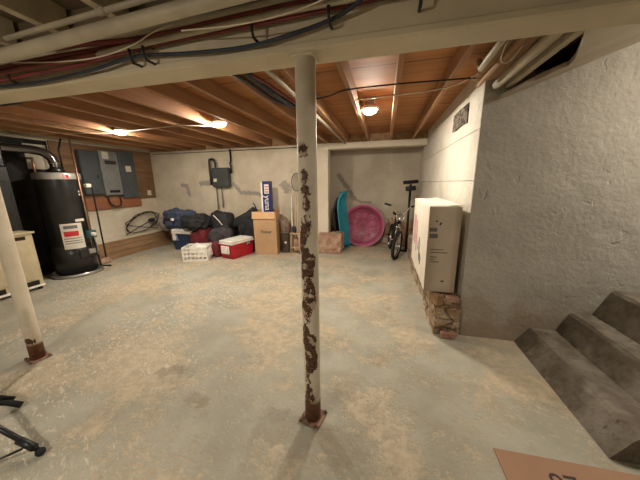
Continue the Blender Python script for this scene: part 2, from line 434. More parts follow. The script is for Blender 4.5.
def writing(txt, size, mat, parent, loc, rot, name='lettering', shear=0.0, extrude=0.0008, align='LEFT'):
    cu = bpy.data.curves.new('txt', 'FONT'); cu.body = txt; cu.size = size; cu.extrude = extrude; cu.shear = shear
    cu.align_x = align
    tmp = bpy.data.objects.new('txt', cu); COL.objects.link(tmp)
    dg = bpy.context.evaluated_depsgraph_get(); me = bpy.data.meshes.new_from_object(tmp.evaluated_get(dg))
    bpy.data.objects.remove(tmp); me.materials.clear()
    o = link(name, me, mat, parent); o.location = loc; o.rotation_euler = rot; return o
def Rz(a): return Matrix.Rotation(a, 3, 'Z')
def Rx(a): return Matrix.Rotation(a, 3, 'X')
def Ry(a): return Matrix.Rotation(a, 3, 'Y')
def copy_tree(o, parent=None):
    c = o.copy(); COL.objects.link(c)
    if parent is not None: c.parent = parent
    for ch in [x for x in list(COL.objects) if x.parent is o]: copy_tree(ch, c)
    return c

# ------------------------------------------------------------------ the shell
CEIL = 2.315; JB = 2.18; YN = -3.0; XL = -5.42; YB = 5.2; YA = 6.0; XR = 0.72; YS = 2.42; XE = 3.3
struct('floor', MB().box(XL-0.2, XE+0.2, YN-0.2, YA+0.2, -0.15, 0.0), MF)
struct('ceiling', MB().box(XL-0.2, 1.22, 1.265, YA+0.2, CEIL, CEIL+0.05), M_ply)
struct('ceiling', MB().box(XL-0.2, XE+0.2, YN-0.2, 1.265, CEIL, CEIL+0.05), M_plyp)
struct('wall_left', MB().box(XL-0.2, XL, YN, YB+0.2, 0, CEIL), M_left)
struct('wall_back', MB().box(XL, -1.4, YB, YB+0.2, 0, JB), M_back)
struct('trim_rim_joist', MB().box(XL, XR, YB-0.012, YB+0.2, JB+0.002, CEIL-0.002), M_curbwood, 'dark rim timber above the back wall')
struct('wall_alcove', MB().box(-1.6, XR, YA, YA+0.2, 0, CEIL), M_alc)
struct('wall_alcove_side', MB().box(-1.6, -1.4, YB+0.2, YA, 0, CEIL), M_alc)
struct('wall_right', MB().box(XR, XR+0.2, YS+0.02, YA+0.2, 0, CEIL), M_right)
struct('wall_stairwell', MB().box(XR, XE+0.2, YS, YS+0.02, 0, 4.2).box(XR+0.2, XE+0.2, YS+0.02, YS+0.2, 0, 4.2), M_stair)
struct('wall_stair_end', MB().box(XE, XE+0.2, YN, YS, 0, 4.2), M_stair)
struct('wall_near', MB().box(XL, XE, YN-0.2, YN, 0, CEIL), M_left)
# pier and the crumbling footing it stands on
struct('trim_pier', MB().box(-1.4, -1.11, YB-0.02, YB+0.2, 0, JB), M_pillar, 'white painted pier at the left of the alcove')
mb = MB().box(-1.30, -0.81, 5.0, 5.38, 0, 0.40, 0.015); mb.sub(3).grit(0.022, 7)
struct('trim_pier_footing', mb, M_brick, 'crumbling reddish footing block at the foot of the pier')
struct('trim_lintel', MB().box(-1.4, XR, YB-0.03, YB+0.2, 2.07, JB, 0.008), M_pillar, 'cream lintel across the alcove opening')
# rough curbs
mb = MB().box(XL, -5.2, 3.35, YB, 0, 0.37); mb.sub(4).grit(0.012, 6, keep=lambda c: c.x < XL+0.01)
cb = struct('trim_left_curb', mb, M_left, 'concrete curb along the left wall, top painted white')
t = thing('curb_board', 'stack of dirty brown boards facing the curb under the cable coil', 'board', (-5.2, 4.27, 0))
for i, (z0, z1, dx) in enumerate(((0.0, 0.12, 0.035), (0.125, 0.235, 0.022), (0.24, 0.35, 0.03))):
    mb = MB().box(0.013, dx+0.012, -0.90+0.03*i, 0.92, z0, z1, 0.004); mb.build('board', M_curbwood, t)
mb = MB().box(-0.01, 0.1, -0.15, 0.1, 0, 0.10, 0.01); mb.sub(2).grit(0.02, 12)
tag(mb.build('loose_brick', M_brick, None, loc=(-5.10, 3.5, 0)), 'broken brick on the floor at the near end of the left curb', 'brick')
mb = MB()
for i in range(6):
    y0 = 2.38+i*0.62; mb.box(0.50+0.01*math.sin(i*2.1), XR, y0, y0+0.61, 0, 0.37)
mb.sub(6).grit(0.03, 9, keep=lambda c: c.x > XR-0.01)
struct('trim_right_curb', mb, M_stones, 'rough stone curb along the right wall under the white box')
mb = MB().box(0.485, 0.55, 2.37, 2.52, 0.30, 0.395, 0.004, rot=Rz(0.3)); mb.grit(0.012, 14)
tag(mb.build('wood_scrap', M_curbwood), 'splintered wood scrap on the curb end below the white box', 'wood scrap')
mb = MB().box(0.58, 0.70, 2.37, 2.44, 0.335, 0.392, 0.01); mb.grit(0.01, 14)
tag(mb.build('brick_fragment', M_brick), 'flat brick fragment wedged under the white box by the wall corner', 'brick')
mb = MB().box(0.56, 0.69, 2.32, 2.36, 0.0, 0.07, 0.01); mb.sub(2).grit(0.015, 10)
tag(mb.build('brick_fragment', M_brick), 'reddish brick at the base of the right curb end', 'brick')
mb = MB().box(-0.8, XR-0.005, 5.90, YA-0.01, 0, 0.055); mb.sub(5).grit(0.02, 5)
struct('trim_alcove_curb', mb, M_stone, 'low rough dirt ledge along the foot of the alcove wall')
mb = MB().box(0.15, XR-0.005, 5.80, YA-0.005, 0.03, 0.42); mb.sub(4)
for v in mb.bm.verts:
    if v.co.z > 0.2 : v.co.y += (v.co.z-0.2)*0.6; v.co.y = min(v.co.y, YA-0.005)
mb.grit(0.035, 5)
struct('trim_rubble_bank', mb, plaster('brown_rubble', (0.36, 0.23, 0.13), (0.2, 0.12, 0.07), 8, 0.8), 'brown earthen bank in the right of the alcove')
mb = MB().box(XR-0.012, XR+0.01, 2.78, 3.3, 1.95, 2.12); mb.sub(3).grit(0.012, 14)
struct('trim_lath_patch', mb, M_lathe, 'broken dark patch high on the right wall')

# sloped plaster soffit over the stairs, open at a dark gap
def sof(x): return 2.0+0.366*(x-0.75)
pts = [(0.735, 2.42), (0.735, 2.41), (0.827, 2.403), (0.95, 2.22), (1.02, 2.17), (1.11, 2.167), (1.05, 2.0), (0.86, 1.6), (0.75, 1.40), (0.75, 1.345), (XE, 1.345), (XE, 2.42)]
mb = MB(); A = [mb.bm.verts.new((x, y, sof(x))) for x, y in pts]; B = [mb.bm.verts.new((x, y, sof(x)+0.03)) for x, y in pts]
mb.bm.faces.new(A); mb.bm.faces.new(B[::-1])
for i in range(len(pts)): mb.bm.faces.new((A[i], B[i], B[(i+1) % len(pts)], A[(i+1) % len(pts)]))
struct('trim_stair_soffit', mb, M_soffit, 'smooth sloped soffit over the stairs')
struct('trim_gap_lining', MB().box(1.20, 1.22, 1.35, 2.41, 2.18, CEIL).box(0.93, 1.2, 2.38, 2.41, 2.20, CEIL), M_void, 'near-black lining painted for the shade inside the soffit gap')

# ------------------------------------------------------------------ beam, joists, columns
mb = MB().box(XL+0.002, XE-0.002, 1.19, 1.34, 1.975, JB, 0.006)
mb.box(XL+0.002, XE-0.002, 1.183, 1.20, 1.977, 2.003, 0.003)
struct('trim_blocking', MB().box(XL+0.002, XE-0.002, 1.205, 1.325, JB+0.001, CEIL-0.002), M_plyp, 'dark blocking between the joists on top of the beam')
bm_ = mb.build('support_beam', M_beam); tag(bm_, 'cream painted main beam crossing overhead above both posts', 'beam')
def joist(x, y0, y1, mat, label, group, w=0.02):
    o = MB().box(-w, w, y0, y1, JB+0.0015, CEIL-0.001, 0.003).build('ceiling_joist', mat); o.location.x = x
    return tag(o, label, 'joist', group)
far_l, far_x = {}, [0.072+0.395*k for k in range(-13, 2)]
for i, x in enumerate(far_x):
    joist(x, 1.345, YB-0.015, M_joist, 'raw brown ceiling joist in the far bay, running to the back wall', 'raw joists beyond the beam')
for i in range(22):
    x = -5.2+0.395*i
    if x < XE-0.1: joist(x, YN+0.01, 1.184, M_joistp, 'cream painted ceiling joist in the near bay, on the camera side of the beam', 'painted joists in front of the beam', 0.022)
# nailing strips beside joists in the near bay
def post(name, x, y, mat, label, tilt=0.0):
    t = thing(name, label, 'column', (x, y, 0))
    mb = MB(); mb.tube([(0, 0, 0.012), (0, 0, 0.3), (0, 0, 0.8), (0, 0, 1.4), (0, 0, 1.972)], 0.048, 28); mb.build('shaft', mat, t)
    mb = MB().box(-0.068, 0.068, -0.066, 0.066, 0.0, 0.010, 0.002, rot=Rz(-0.2)); mb.build('base_plate', M_rustplate, t)
    for sx, sy in ((-1, -1), (1, -1), (-1, 1), (1, 1)):
        q = Rz(-0.2) @ Vector((0.058*sx, 0.056*sy, -0.002))
        MB().lathe([(0, 0.024), (0.008, 0.024), (0.008, 0.012)], 6, q, smooth=False).build('bolt', M_rustplate, t)
    MB().box(-0.052, 0.052, -0.052, 0.052, 1.968, 1.976, 0.002).build('cap_plate', M_beam, t)
    return t
post('steel_column', -0.374, 1.262, M_postc, 'cream steel post with peeling paint and long rust patches, centre of the floor')
post('steel_column', -2.80, 1.275, M_postl, 'cream steel post at left with clean paint and a rusty foot')

# ------------------------------------------------------------------ lights
def lamp(x, y, z, label, mat, group=None, top=None):
    t = thing('ceiling_bulb', label, 'light', (x, y, z))
    hh = (top if top else CEIL-z)-0.002
    if hh > 0.3: MB().tube([(0, 0, 0.07), (0, 0, hh)], 0.005, 8).build('cord', M_black, t)
    MB().box(-0.05, 0.05, -0.05, 0.05, max(0.06, hh-0.1) if hh > 0.3 else 0.06, hh, 0.004).build('junction_box', M_galv, t)
    MB().lathe([(0, 0.06), (0.06, 0.058), (0.10, 0.03), (0.102, 0.016), (0.0, 0.018)], 28).build('lampholder', M_porc, t)
    MB().lathe([(0.0, 0.014), (0.074, 0.014), (0.075, 0.006), (0.066, -0.012), (0.04, -0.024), (0, -0.028)], 24).build('bulb', mat, t)
    return t
lamp(-3.80, 3.20, 2.185, 'lit bulb at far left, near the electrical panels', M_bulb)
lamp(-2.11, 3.16, 2.185, 'lit bulb in the middle of the three, left of the centre post', M_bulb)
lamp(-0.19, 3.10, 2.185, 'lit bulb right of the centre post, before the alcove', M_bulb)
lamp(-1.65, -0.75, 1.78, 'lit bulb hanging in the near bay behind the camera', M_bulbn)
lamp(2.55, 1.85, 2.40, 'lit bulb under the soffit over the upper steps', M_bulbs, None, sof(2.55)-2.40)

# ------------------------------------------------------------------ pipes and cables along the beam
def run(name, pts, r, mat, label, cat, group=None, curve=False, n=10, sub=None):
    P = [Vector(p) for p in pts]; o0 = P[0].copy()
    mb = MB().tube([p-o0 for p in P], r, n, curve=curve)
    o = mb.build(name, mat, loc=o0); tag(o, label, cat, group); return o
o = run('water_pipe', [(-5.3, 0.98, 2.02), (-1.9, 0.98, 2.03), (-0.5, 0.98, 2.082), (0.5, 0.98, 2.115), (3.2, 0.98, 2.14)], 0.027, M_pipew, 'thick off-white pipe running beside the beam', 'pipe', n=16)
o = run('water_pipe', [(-1.75, 0.985, 2.10), (-1.45, 0.985, 2.112), (-0.6, 0.985, 2.145), (0.9, 0.985, 2.162)], 0.0115, M_pipew, 'thin upper pipe above the thick off-white pipe', 'pipe')
t0 = o
for x in (-1.16, -0.5):
    MB().tube([(x+1.75-0.02, 0, 0.024 if x < -1 else 0.046), (x+1.75+0.02, 0, 0.0255 if x < -1 else 0.0475)], 0.015, 12).build('coupling', M_pipew, o)
run('copper_pipe', [(-1.45, 1.125, 2.095), (-0.4, 1.125, 2.13), (2.6, 1.125, 2.15)], 0.0125, M_pipew, 'painted thin pipe against the beam, upper of two', 'pipe')
run('copper_pipe', [(-1.4, 1.125, 2.055), (-0.4, 1.125, 2.09), (2.6, 1.125, 2.11)], 0.0125, M_pipew, 'painted thin pipe against the beam, lower of two', 'pipe')
cab = [(-4.9, 1.16, 2.02), (-3, 1.16, 2.005), (-2.3, 1.155, 1.995), (-1.9, 1.15, 1.985), (-1.5, 1.15, 2.0), (-1.2, 1.15, 2.03), (-0.9, 1.16, 2.015), (-0.62, 1.16, 2.005), (-0.4, 1.16, 2.025), (-0.2, 1.155, 2.06), (-0.05, 1.10, 2.10), (0.15, 1.08, 2.155)]
run('electrical_cable', cab, 0.008, M_bluec, 'dark blue cable sagging along the face of the beam', 'cable', curve=True)
reds = [('uppermost', 1.11, 2.10, 0.012), ('second from top', 1.13, 2.07, 0.013), ('third from top', 1.12, 2.042, 0.012), ('lowest', 1.14, 2.019, 0.010)]
for i, (nm, y, z, r) in enumerate(reds):
    P = [(-5.0, y, z), (-3.2, y, z-0.01), (-2.3, y, z-0.005), (-1.9, y-0.005, z), (-1.5, y, z+0.004*i), (-1.1, y+0.015, 2.085-0.006*i), (-0.4, y+0.02, 2.11-0.008*i), (0.6, y+0.02, 2.13-0.004*i)]
    run('electrical_cable', P, r, M_maroon, 'dark red cable in the bundle on the beam, %s of four' % nm, 'cable', 'dark red cables on the beam', curve=True, n=8)
run('thin_wire', [(-1.95, 1.10, 2.068), (-1.6, 1.09, 2.03), (-1.35, 1.09, 2.022), (-1.15, 1.09, 2.045), (-1.02, 1.10, 2.09), (-0.9, 1.12, 2.12)], 0.003, M_wire, 'thin white wire drooping below the thick pipe at left', 'wire', curve=True, n=6)
run('thin_wire', [(-0.85, 1.06, 2.05), (-0.6, 1.05, 2.03), (-0.35, 1.05, 2.04), (-0.1, 1.05, 2.09)], 0.003, M_wire, 'thin white wire drooping before the centre post top', 'wire', curve=True, n=6)
for x, lb in ((-2.05, 'leftmost'), (-1.2, 'left of middle'), (-1.12, 'at the white wire end'), (-0.56, 'left of the centre post'), (-0.235, 'right of the centre post'), (0.1, 'farthest right')):
    mb = MB().tube([(0, 0.05, -0.02), (0, 0.0, -0.022), (0, -0.012, 0.0), (0, -0.012, 0.04), (0, 0.05, 0.048)], 0.006, 6)
    tag(mb.build('cable_clamp', M_black, loc=(x, 1.135, 2.02+0.022*max(0, x+1.2)/0.6)), 'black clamp holding cables on the beam, ' + lb, 'clamp', 'cable clamps on the beam')
# ------------------------------------------------------------------ cables in the far bay
run('electrical_cable', [(-0.95, 1.7, 2.17), (-0.93, 2.0, 2.15), (-0.90, 2.3, 2.14), (-0.87, 2.7, 2.16), (-0.85, 3.1, 2.17)], 0.02, M_bluec, 'thick dark cable under the joists just left of the centre post', 'cable', curve=True)
run('electrical_cable', [(-1.08, 1.6, 2.165), (-1.0, 1.9, 2.15), (-0.95, 2.3, 2.13), (-0.80, 2.7, 2.155)], 0.015, M_black, 'black cable crossing the thick dark cable left of the centre post', 'cable', curve=True)
run('electrical_cable', [(-1.02, 1.55, 2.17), (-0.9, 1.95, 2.16), (-0.84, 2.5, 2.155)], 0.012, M_maroon, 'dark red cable beside the thick dark cable near the centre post', 'cable', curve=True)
run('water_pipe', [(-0.80, 1.4, 2.155), (-0.775, 2.0, 2.155), (-0.76, 5.1, 2.155)], 0.018, M_pipew, 'off-white pipe under the joists behind the centre post', 'pipe')
run('electrical_cable', [(-0.7, 2.5, 2.172), (-0.5, 2.42, 2.168), (-0.33, 2.33, 2.174), (0.07, 2.30, 2.17), (0.46, 2.31, 2.165), (0.68, 2.34, 2.17)], 0.006, M_black, 'black cable strung across the joists right of the centre post', 'cable', curve=True, n=6)
run('electrical_cable', [(-0.3, 2.62, 2.174), (0.07, 2.58, 2.173), (0.46, 2.50, 2.172), (0.66, 2.2, 2.17)], 0.006, M_wire, 'pale cable strung across the joists behind the black one', 'cable', curve=True, n=6)
run('electrical_cable', [(-5.1, 1.55, 2.165), (-3.6, 1.6, 2.15), (-3.2, 1.66, 2.12), (-2.9, 1.68, 2.14), (-2.5, 1.56, 2.165)], 0.022, M_blackm, 'sagging black cable just behind the beam at left', 'cable', curve=True)
run('electrical_cable', [(-3.74, 3.2, 2.174), (-4.4, 2.95, 2.172), (-5.2, 2.7, 2.17)], 0.006, M_wire, 'pale cable leading left from the far left bulb', 'cable', n=6)
run('electrical_cable', [(-2.19, 3.2, 2.175), (-2.6, 3.0, 2.172), (-3.74, 3.12, 2.173)], 0.006, M_wire, 'pale cable joining the two left bulbs', 'cable', n=6)
run('electrical_conduit', [(-5.3, YB-0.03, 2.13), (-1.5, YB-0.03, 2.13)], 0.007, M_blackm, 'dark conduit along the top of the back wall', 'conduit')
# white ducting over the stair corner
run('water_pipe', [(0.545, 1.42, 2.12), (0.56, 1.85, 2.12), (0.575, 2.05, 2.13), (0.58, 2.12, 2.2)], 0.018, M_pipew, 'off-white pipe beside the last joist, above the wall corner', 'pipe')
run('water_pipe', [(0.78, 1.36, 2.125), (0.79, 2.395, 2.125)], 0.03, M_pipew, 'stout off-white pipe over the stairwell wall top', 'pipe', n=14)
run('water_pipe', [(0.655, 1.36, 2.13), (0.66, 2.37, 2.13)], 0.016, M_curbwood, 'dull brown pipe over the wall corner', 'pipe')
tag(MB().box(0.85, 0.89, 1.36, 2.40, 2.10, 2.17, 0.004).build('painted_board', M_pipew), 'off-white board edging the dark gap over the stairs', 'board')
tag(MB().box(0.62, 0.85, 1.36, 2.40, 2.165, 2.178, 0.002).build('painted_board', M_curbwood), 'flat dark board above the stairwell pipes', 'board')
run('thin_wire', [(0.60, 1.75, 2.14), (0.61, 1.83, 2.09), (0.64, 1.85, 2.075), (0.67, 1.84, 2.09), (0.70, 1.8, 2.14)], 0.004, M_wire, 'thin white wire loop hanging over the wall corner', 'wire', curve=True, n=6)

# ------------------------------------------------------------------ stairs
t = thing('concrete_staircase', 'worn dark concrete steps climbing along the grey stairwell wall', 'stairs', (1.19, 1.38, 0))
prof = [(0.0, 0.10, 0.155), (0.275, 0.375, 0.33), (0.50, 0.62, 0.55), (0.81, 0.89, 0.76), (1.10, 1.18, 0.96), (1.38, 1.46, 1.16), (1.66, 1.74, 1.36)]
zb = 0.0
for i, (xb, xn, z) in enumerate(prof):
    nx = prof[i+1][0]+0.12 if i+1 < len(prof) else 2.10
    poly = [(xb, max(0, zb-0.05)), (xn-0.012, z-0.018), (xn+0.008, z), (nx, z-0.004), (nx, max(0, zb-0.05))]
    mb = MB().prism(poly, 0.0, 1.035)
    L = mb.bm
    bmesh.ops.subdivide_edges(L, edges=[e for e in L.edges if abs(e.verts[0].co.y-e.verts[1].co.y) > 0.5], cuts=14)
    bmesh.ops.triangulate(L, faces=[f for f in L.faces if len(f.verts) > 4])
    mb.grit(0.009, 9, seed=i*3.1, keep=lambda c: c.z < 0.003 or c.y > 1.03)
    mb.build('step', M_stepc, t); zb = z

# ------------------------------------------------------------------ cardboard sheet at bottom right
t = thing('cardboard_sheet', 'flat brown cardboard on the floor by the steps, with marker writing', 'cardboard', (0.63, 1.30, 0), (0, 0, 0.02))
MB().box(0, 0.66, -0.62, 0.0, 0.0, 0.007, 0.001).build('sheet', M_card2, t)
MB().box(0.004, 0.656, -0.615, -0.30, 0.0075, 0.0135, 0.001).build('flap', M_card2, t)
writing('97', 0.13, M_ink, t, (0.20, -0.170, 0.008), (0, 0, 0.03))

# ------------------------------------------------------------------ folding stand foot at bottom left
t = thing('folding_stand', 'black folding stand at bottom left, rubber feet on the floor', 'stand', (-2.42, 0.66, 0))
def leg(a, b, r0, r1): return MB().tube([a, tuple((Vector(a)+Vector(b))*0.5), b], r0, 12, radii=[r0, (r0+r1)/2, r1])
l = leg((0.0, 0.0, 0.30), (0.655, 0.043, 0.035), 0.017, 0.012).build('leg', M_blackm, t)
MB().tube([(0.54, 0.034, 0.075), (0.64, 0.041, 0.045)], 0.019, 12).build('collar', M_black, l)
MB().blob((0.668, 0.045, 0.021), (0.024, 0.022, 0.021), 2.0, 14, 8, 0).build('rubber_foot', M_tyre, l)
l = leg((0.0, 0.0, 0.30), (0.10, 0.235, 0.06), 0.014, 0.012).build('leg', M_blackm, t)
MB().tube([(0.02, 0.11, 0.12), (0.10, 0.20, 0.06), (0.155, 0.235, 0.02)], 0.017, 12, radii=[0.016, 0.018, 0.019], curve=False).build('rubber_foot', M_tyre, l)
l = leg((0.0, 0.0, 0.30), (-0.3, -0.25, 0.02), 0.014, 0.012).build('leg', M_blackm, t)
MB().blob((-0.31, -0.257, 0.02), (0.02, 0.02, 0.02), 2.0, 12, 8, 0).build('rubber_foot', M_tyre, l)
MB().tube([(0.60, 0.015, 0.058), (0.50, -0.06, 0.03), (0.40, -0.14, 0.012)], 0.006, 8).build('brace', M_blackm, t)
MB().tube([(0.0, 0.0, 0.27), (0.0, 0.0, 0.85)], 0.016, 14).build('pole', M_blackm, t)

# ------------------------------------------------------------------ left wall: boards and panels
t = thing('backing_board', 'brown stained plywood mounted behind the electrical panels', 'board', (XL, 4.2, 0.97))
MB().box(0.001, 0.025, -0.95, 0.98, 0.16, 1.2, 0.002).build('panel_board', M_board, t)
MB().box(0.001, 0.045, -0.85, 0.55, 0.0, 0.22, 0.004).build('lower_board', M_redboard, t)
def epanel(y0, y1, z0, z1, mat, label, depth=0.10):
    t = thing('breaker_box', label, 'breaker box', (XL+0.026, (y0+y1)/2, z0)); w = (y1-y0)/2; hh = z1-z0
    MB().box(0, depth-0.012, -w, w, 0, hh, 0.004).build('case', mat, t)
    MB().box(depth-0.012, depth, -w+0.006, w-0.006, 0.006, hh-0.006, 0.004).build('cover', mat, t)
    return t, depth, w, hh
XF = 0.0
t, d, w, hh = epanel(3.60, 3.92, 1.27, 2.06, M_slate, 'slate grey electrical panel nearest the water heater')
MB().box(d, d+0.012, 0.08, 0.10, 0.3, 0.36, 0.002).build('latch', M_blackm, t)
t, d, w, hh = epanel(3.95, 4.30, 1.24, 2.09, M_lgrey, 'light grey electrical panel with a black nameplate, middle of three')
MB().box(d, d+0.004, -0.10, 0.12, 0.60, 0.67, 0.002).build('nameplate', M_ink, t)
MB().box(d, d+0.002, -0.13, -0.01, 0.70, 0.83, 0.0005).build('label', M_label, t)
MB().box(d, d+0.012, -0.1, 0.1, 0.05, 0.10, 0.002).build('latch', M_blackm, t)
t, d, w, hh = epanel(4.32, 4.66, 1.17, 2.12, M_slate, 'slate grey electrical panel with a small white sticker, farthest from the heater')
MB().box(d, d+0.002, -0.06, 0.06, 0.54, 0.66, 0.0005).build('label', M_label, t)
MB().box(0, 0.05, -0.035, 0.035, 0.0, 0.11, 0.004).build('outlet', M_label, None, loc=(XL+0.026, 4.98, 1.2))
tag(bpy.data.objects['outlet'], 'small pale outlet box right of the electrical panels', 'outlet')
run('electrical_cable', [(-5.33, 4.0, 1.26), (-5.31, 4.0, 1.1), (-5.30, 4.1, 1.01), (-5.31, 4.22, 1.05), (-5.33, 4.24, 1.22)], 0.014, M_black, 'short black cable looping below the grey panels', 'cable', curve=True)
coil = []
for k in range(0, 40):
    a = k*2*PI/16; g = 1+0.07*math.sin(k*1.7)
    coil.append((-5.33+0.02*math.sin(k*0.9), 4.66+0.40*math.cos(a)*g, 0.60+0.20*math.sin(a)*g+0.09*math.cos(a)))
for i, c in enumerate(coil): coil[i] = (c[0], c[1], max(0.405, c[2]))
run('cable_coil', [(-5.3, 4.2, 0.40)]+coil+[(-5.3, 5.0, 0.41)], 0.009, M_black, 'coil of black cable resting on the left curb against the wall', 'cable', curve=True, n=6)
mb = MB(); mb.blob((0, 0, 0), (0.04, 0.09, 0.05), 2.4, 12, 8, 0.01)
tag(mb.build('cable_connector', M_black, loc=(-5.34, 4.9, 0.62)), 'black connector block in the cable coil', 'connector')

# ------------------------------------------------------------------ water heater
t = thing('water_heater', 'tall charcoal water heater tank with a silver band, left of the panels', 'water heater', (-4.95, 3.0, 0))
R = 0.272
MB().lathe([(0, 0.0), (R+0.055, 0.0), (R+0.06, 0.055), (R+0.052, 0.055), (R+0.045, 0.012), (0, 0.012)], 40).build('drain_pan', M_galv, t)
MB().lathe([(0, 0.03), (R-0.02, 0.03), (R-0.02, 0.06), (R, 0.065), (R, 0.50), (R-0.004, 0.503), (R-0.004, 0.509), (R, 0.512), (R, 1.56)], 48).build('tank', M_heater, t)
MB().lathe([(R+0.004, 1.53), (R+0.004, 1.61), (R-0.01, 1.625)], 48).build('top_band', M_band, t)
MB().lathe([(R-0.004, 1.615), (R-0.03, 1.635), (0, 1.645)], 48).build('top_cap', M_heater, t)
def curved_plate(a0, a1, z0, z1, r, th=0.002):
    mb = MB(); n = 8; rows = []
    for i in range(n+1):
        a = a0+(a1-a0)*i/n
        rows.append([mb.bm.verts.new((rr*math.cos(a), rr*math.sin(a), z)) for rr, z in ((r, z0), (r+th, z0), (r+th, z1), (r, z1))])
    for a, b in zip(rows[:-1], rows[1:]):
        for j in range(4): mb.bm.faces.new((a[j], a[(j+1) % 4], b[(j+1) % 4], b[j]))
    mb.bm.faces.new(rows[0]); mb.bm.faces.new(rows[-1][::-1]); return mb
D = math.radians
lb = curved_plate(D(-52), D(2), 0.46, 0.86, R+0.0005).build('warning_label', M_label, t)
curved_plate(D(-46), D(-10), 0.66, 0.74, R+0.003, 0.001).build('red_stripe', M_red, lb)
for k, z in enumerate((0.62, 0.58, 0.545)): curved_plate(D(-48), D(-4), z, z+0.012, R+0.003, 0.001).build('printed_line', M_greyprint, lb)
curved_plate(D(-44), D(-10), 0.78, 0.83, R+0.003, 0.001).build('printed_line', M_greyprint, lb)
curved_plate(D(-12), D(14), 0.88, 0.92, R+0.0005).build('small_label', M_label, t)
curved_plate(D(14), D(24), 1.33, 1.36, R+0.0005).build('small_label', M_label, t)
curved_plate(D(14), D(24), 1.28, 1.31, R+0.0005).build('small_label', M_label, t)
bd = curved_plate(D(-19), D(-5), 1.54, 1.60, R+0.0045, 0.003).build('red_badge', M_red, t)
writing('R', 0.05, M_white, bd, (R*0.984, -0.085, 1.552), (PI/2, 0, PI/2-0.2))
gv = MB().box(R, R+0.09, 0.03, 0.15, 0.60, 0.72, 0.01).build('gas_valve', M_verdi, t)
MB().lathe([(0, 0.04), (0.03, 0.04), (0.034, 0.0)], 16, (R+0.09, 0.09, 0.66), 'x').build('valve_knob', M_label, gv)
MB().box(R-0.005, R+0.012, -0.10, 0.16, 0.28, 0.44, 0.01).build('burner_door', M_heater, t)
MB().box(R+0.012, R+0.04, 0.02, 0.12, 0.34, 0.42, 0.006).build('igniter', M_galv, t)
MB().tube([(R+0.05, 0.06, 0.60), (R+0.06, 0.06, 0.5), (R+0.03, 0.08, 0.42)], 0.007, 8, curve=True).build('gas_tube', M_copper, t)
MB().tube([(R+0.05, 0.12, 0.60), (R+0.07, 0.13, 0.45), (R+0.03, 0.14, 0.30)], 0.006, 8, curve=True).build('gas_tube', M_galv, t)
MB().tube([(R*0.85, 0.2, 1.43), (R*1.1, 0.24, 1.43), (R*1.15, 0.25, 1.38), (R*1.15, 0.25, 0.22)], 0.012, 10).build('relief_pipe', M_blackm, t)
MB().box(R*0.8+0.02, R*0.8+0.10, 0.17, 0.25, 1.40, 1.46, 0.012).build('relief_valve', M_label, t)
MB().tube([(-0.1, 0.16, 1.58), (-0.1, 0.16, 2.0), (-0.1, 0.22, 2.165)], 0.013, 10).build('hot_water_pipe', M_blackm, t)
MB().tube([(-0.02, -0.24, 1.575), (-0.02, -0.24, 1.83), (-0.26, -0.24, 1.84)], 0.013, 10).build('cold_water_pipe', M_copper, t)
MB().lathe([(0.105, 1.64), (0.12, 1.66), (0.065, 1.70), (0.065, 1.72)], 24, (0, 0, 0)).build('draft_hood', M_blackm, t)
fl = MB().tube([(0, 0, 1.68), (0, 0, 1.79), (-0.01, -0.03, 1.87), (-0.04, -0.10, 1.93), (-0.09, -0.22, 1.955), (-0.15, -0.40, 1.958), (-0.17, -0.485, 1.96)], 0.062, 20, curve=True).build('flue_pipe', plain('dark_glossy_flue', (0.16, 0.15, 0.14), 0.18, 0.9), t)
for z in (1.77,): MB().lathe([(0.062, -0.01), (0.069, -0.008), (0.069, 0.008), (0.062, 0.01)], 24, (0, 0, z)).build('flue_clamp', M_steel, fl)
t = thing('wall_shade_board', 'black liner board added for the dark wall behind the water heater and furnace', 'board', (XL, 2.3, 0))  # black board added so the wall in this corner reads as deep shade
MB().box(0.001, 0.02, -1.2, 0.93, 0.0, 2.15, 0.002).build('shade', plain('shade_black_board', (0.02, 0.018, 0.016), 0.9, var=0.4), t)
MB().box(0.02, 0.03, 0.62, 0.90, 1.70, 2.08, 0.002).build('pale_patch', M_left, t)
# gas line rising past the tank
run('gas_pipe', [(-4.69, 3.10, 2.17), (-4.66, 3.10, 0.92), (-4.665, 3.10, 0.60)], 0.0125, M_copper, 'copper coloured pipe rising in front of the water heater to the joists', 'pipe')
run('gas_pipe', [(-4.68, 3.15, 0.62), (-4.66, 3.16, 0.10), (-4.60, 3.28, 0.06)], 0.016, M_blackm, 'black pipe at the right foot of the water heater', 'pipe')
# furnace beside the heater
t = thing('furnace', 'dark furnace cabinet in the shadow left of the water heater', 'furnace', (-5.20, 2.16, 0))
MB().box(-0.185, 0.18, -0.33, 0.34, 0.0, 1.70, 0.01).build('cabinet', plain('dark_furnace_enamel', (0.022, 0.021, 0.02), 0.4, 0.3), t)
dr = MB().box(0.18, 0.195, -0.29, 0.30, 0.62, 1.50, 0.006).build('upper_door', M_heater, t)
MB().box(0.18, 0.195, -0.29, 0.30, 0.06, 0.58, 0.006).build('lower_door', M_heater, t)
for k in range(6): MB().box(0.195, 0.20, -0.18, 0.18, 1.18+0.035*k, 1.195+0.035*k).build('louvre', M_void, dr)
MB().box(-0.18, 0.17, -0.32, 0.33, 1.70, 2.16, 0.01).build('plenum', M_blackm, t)
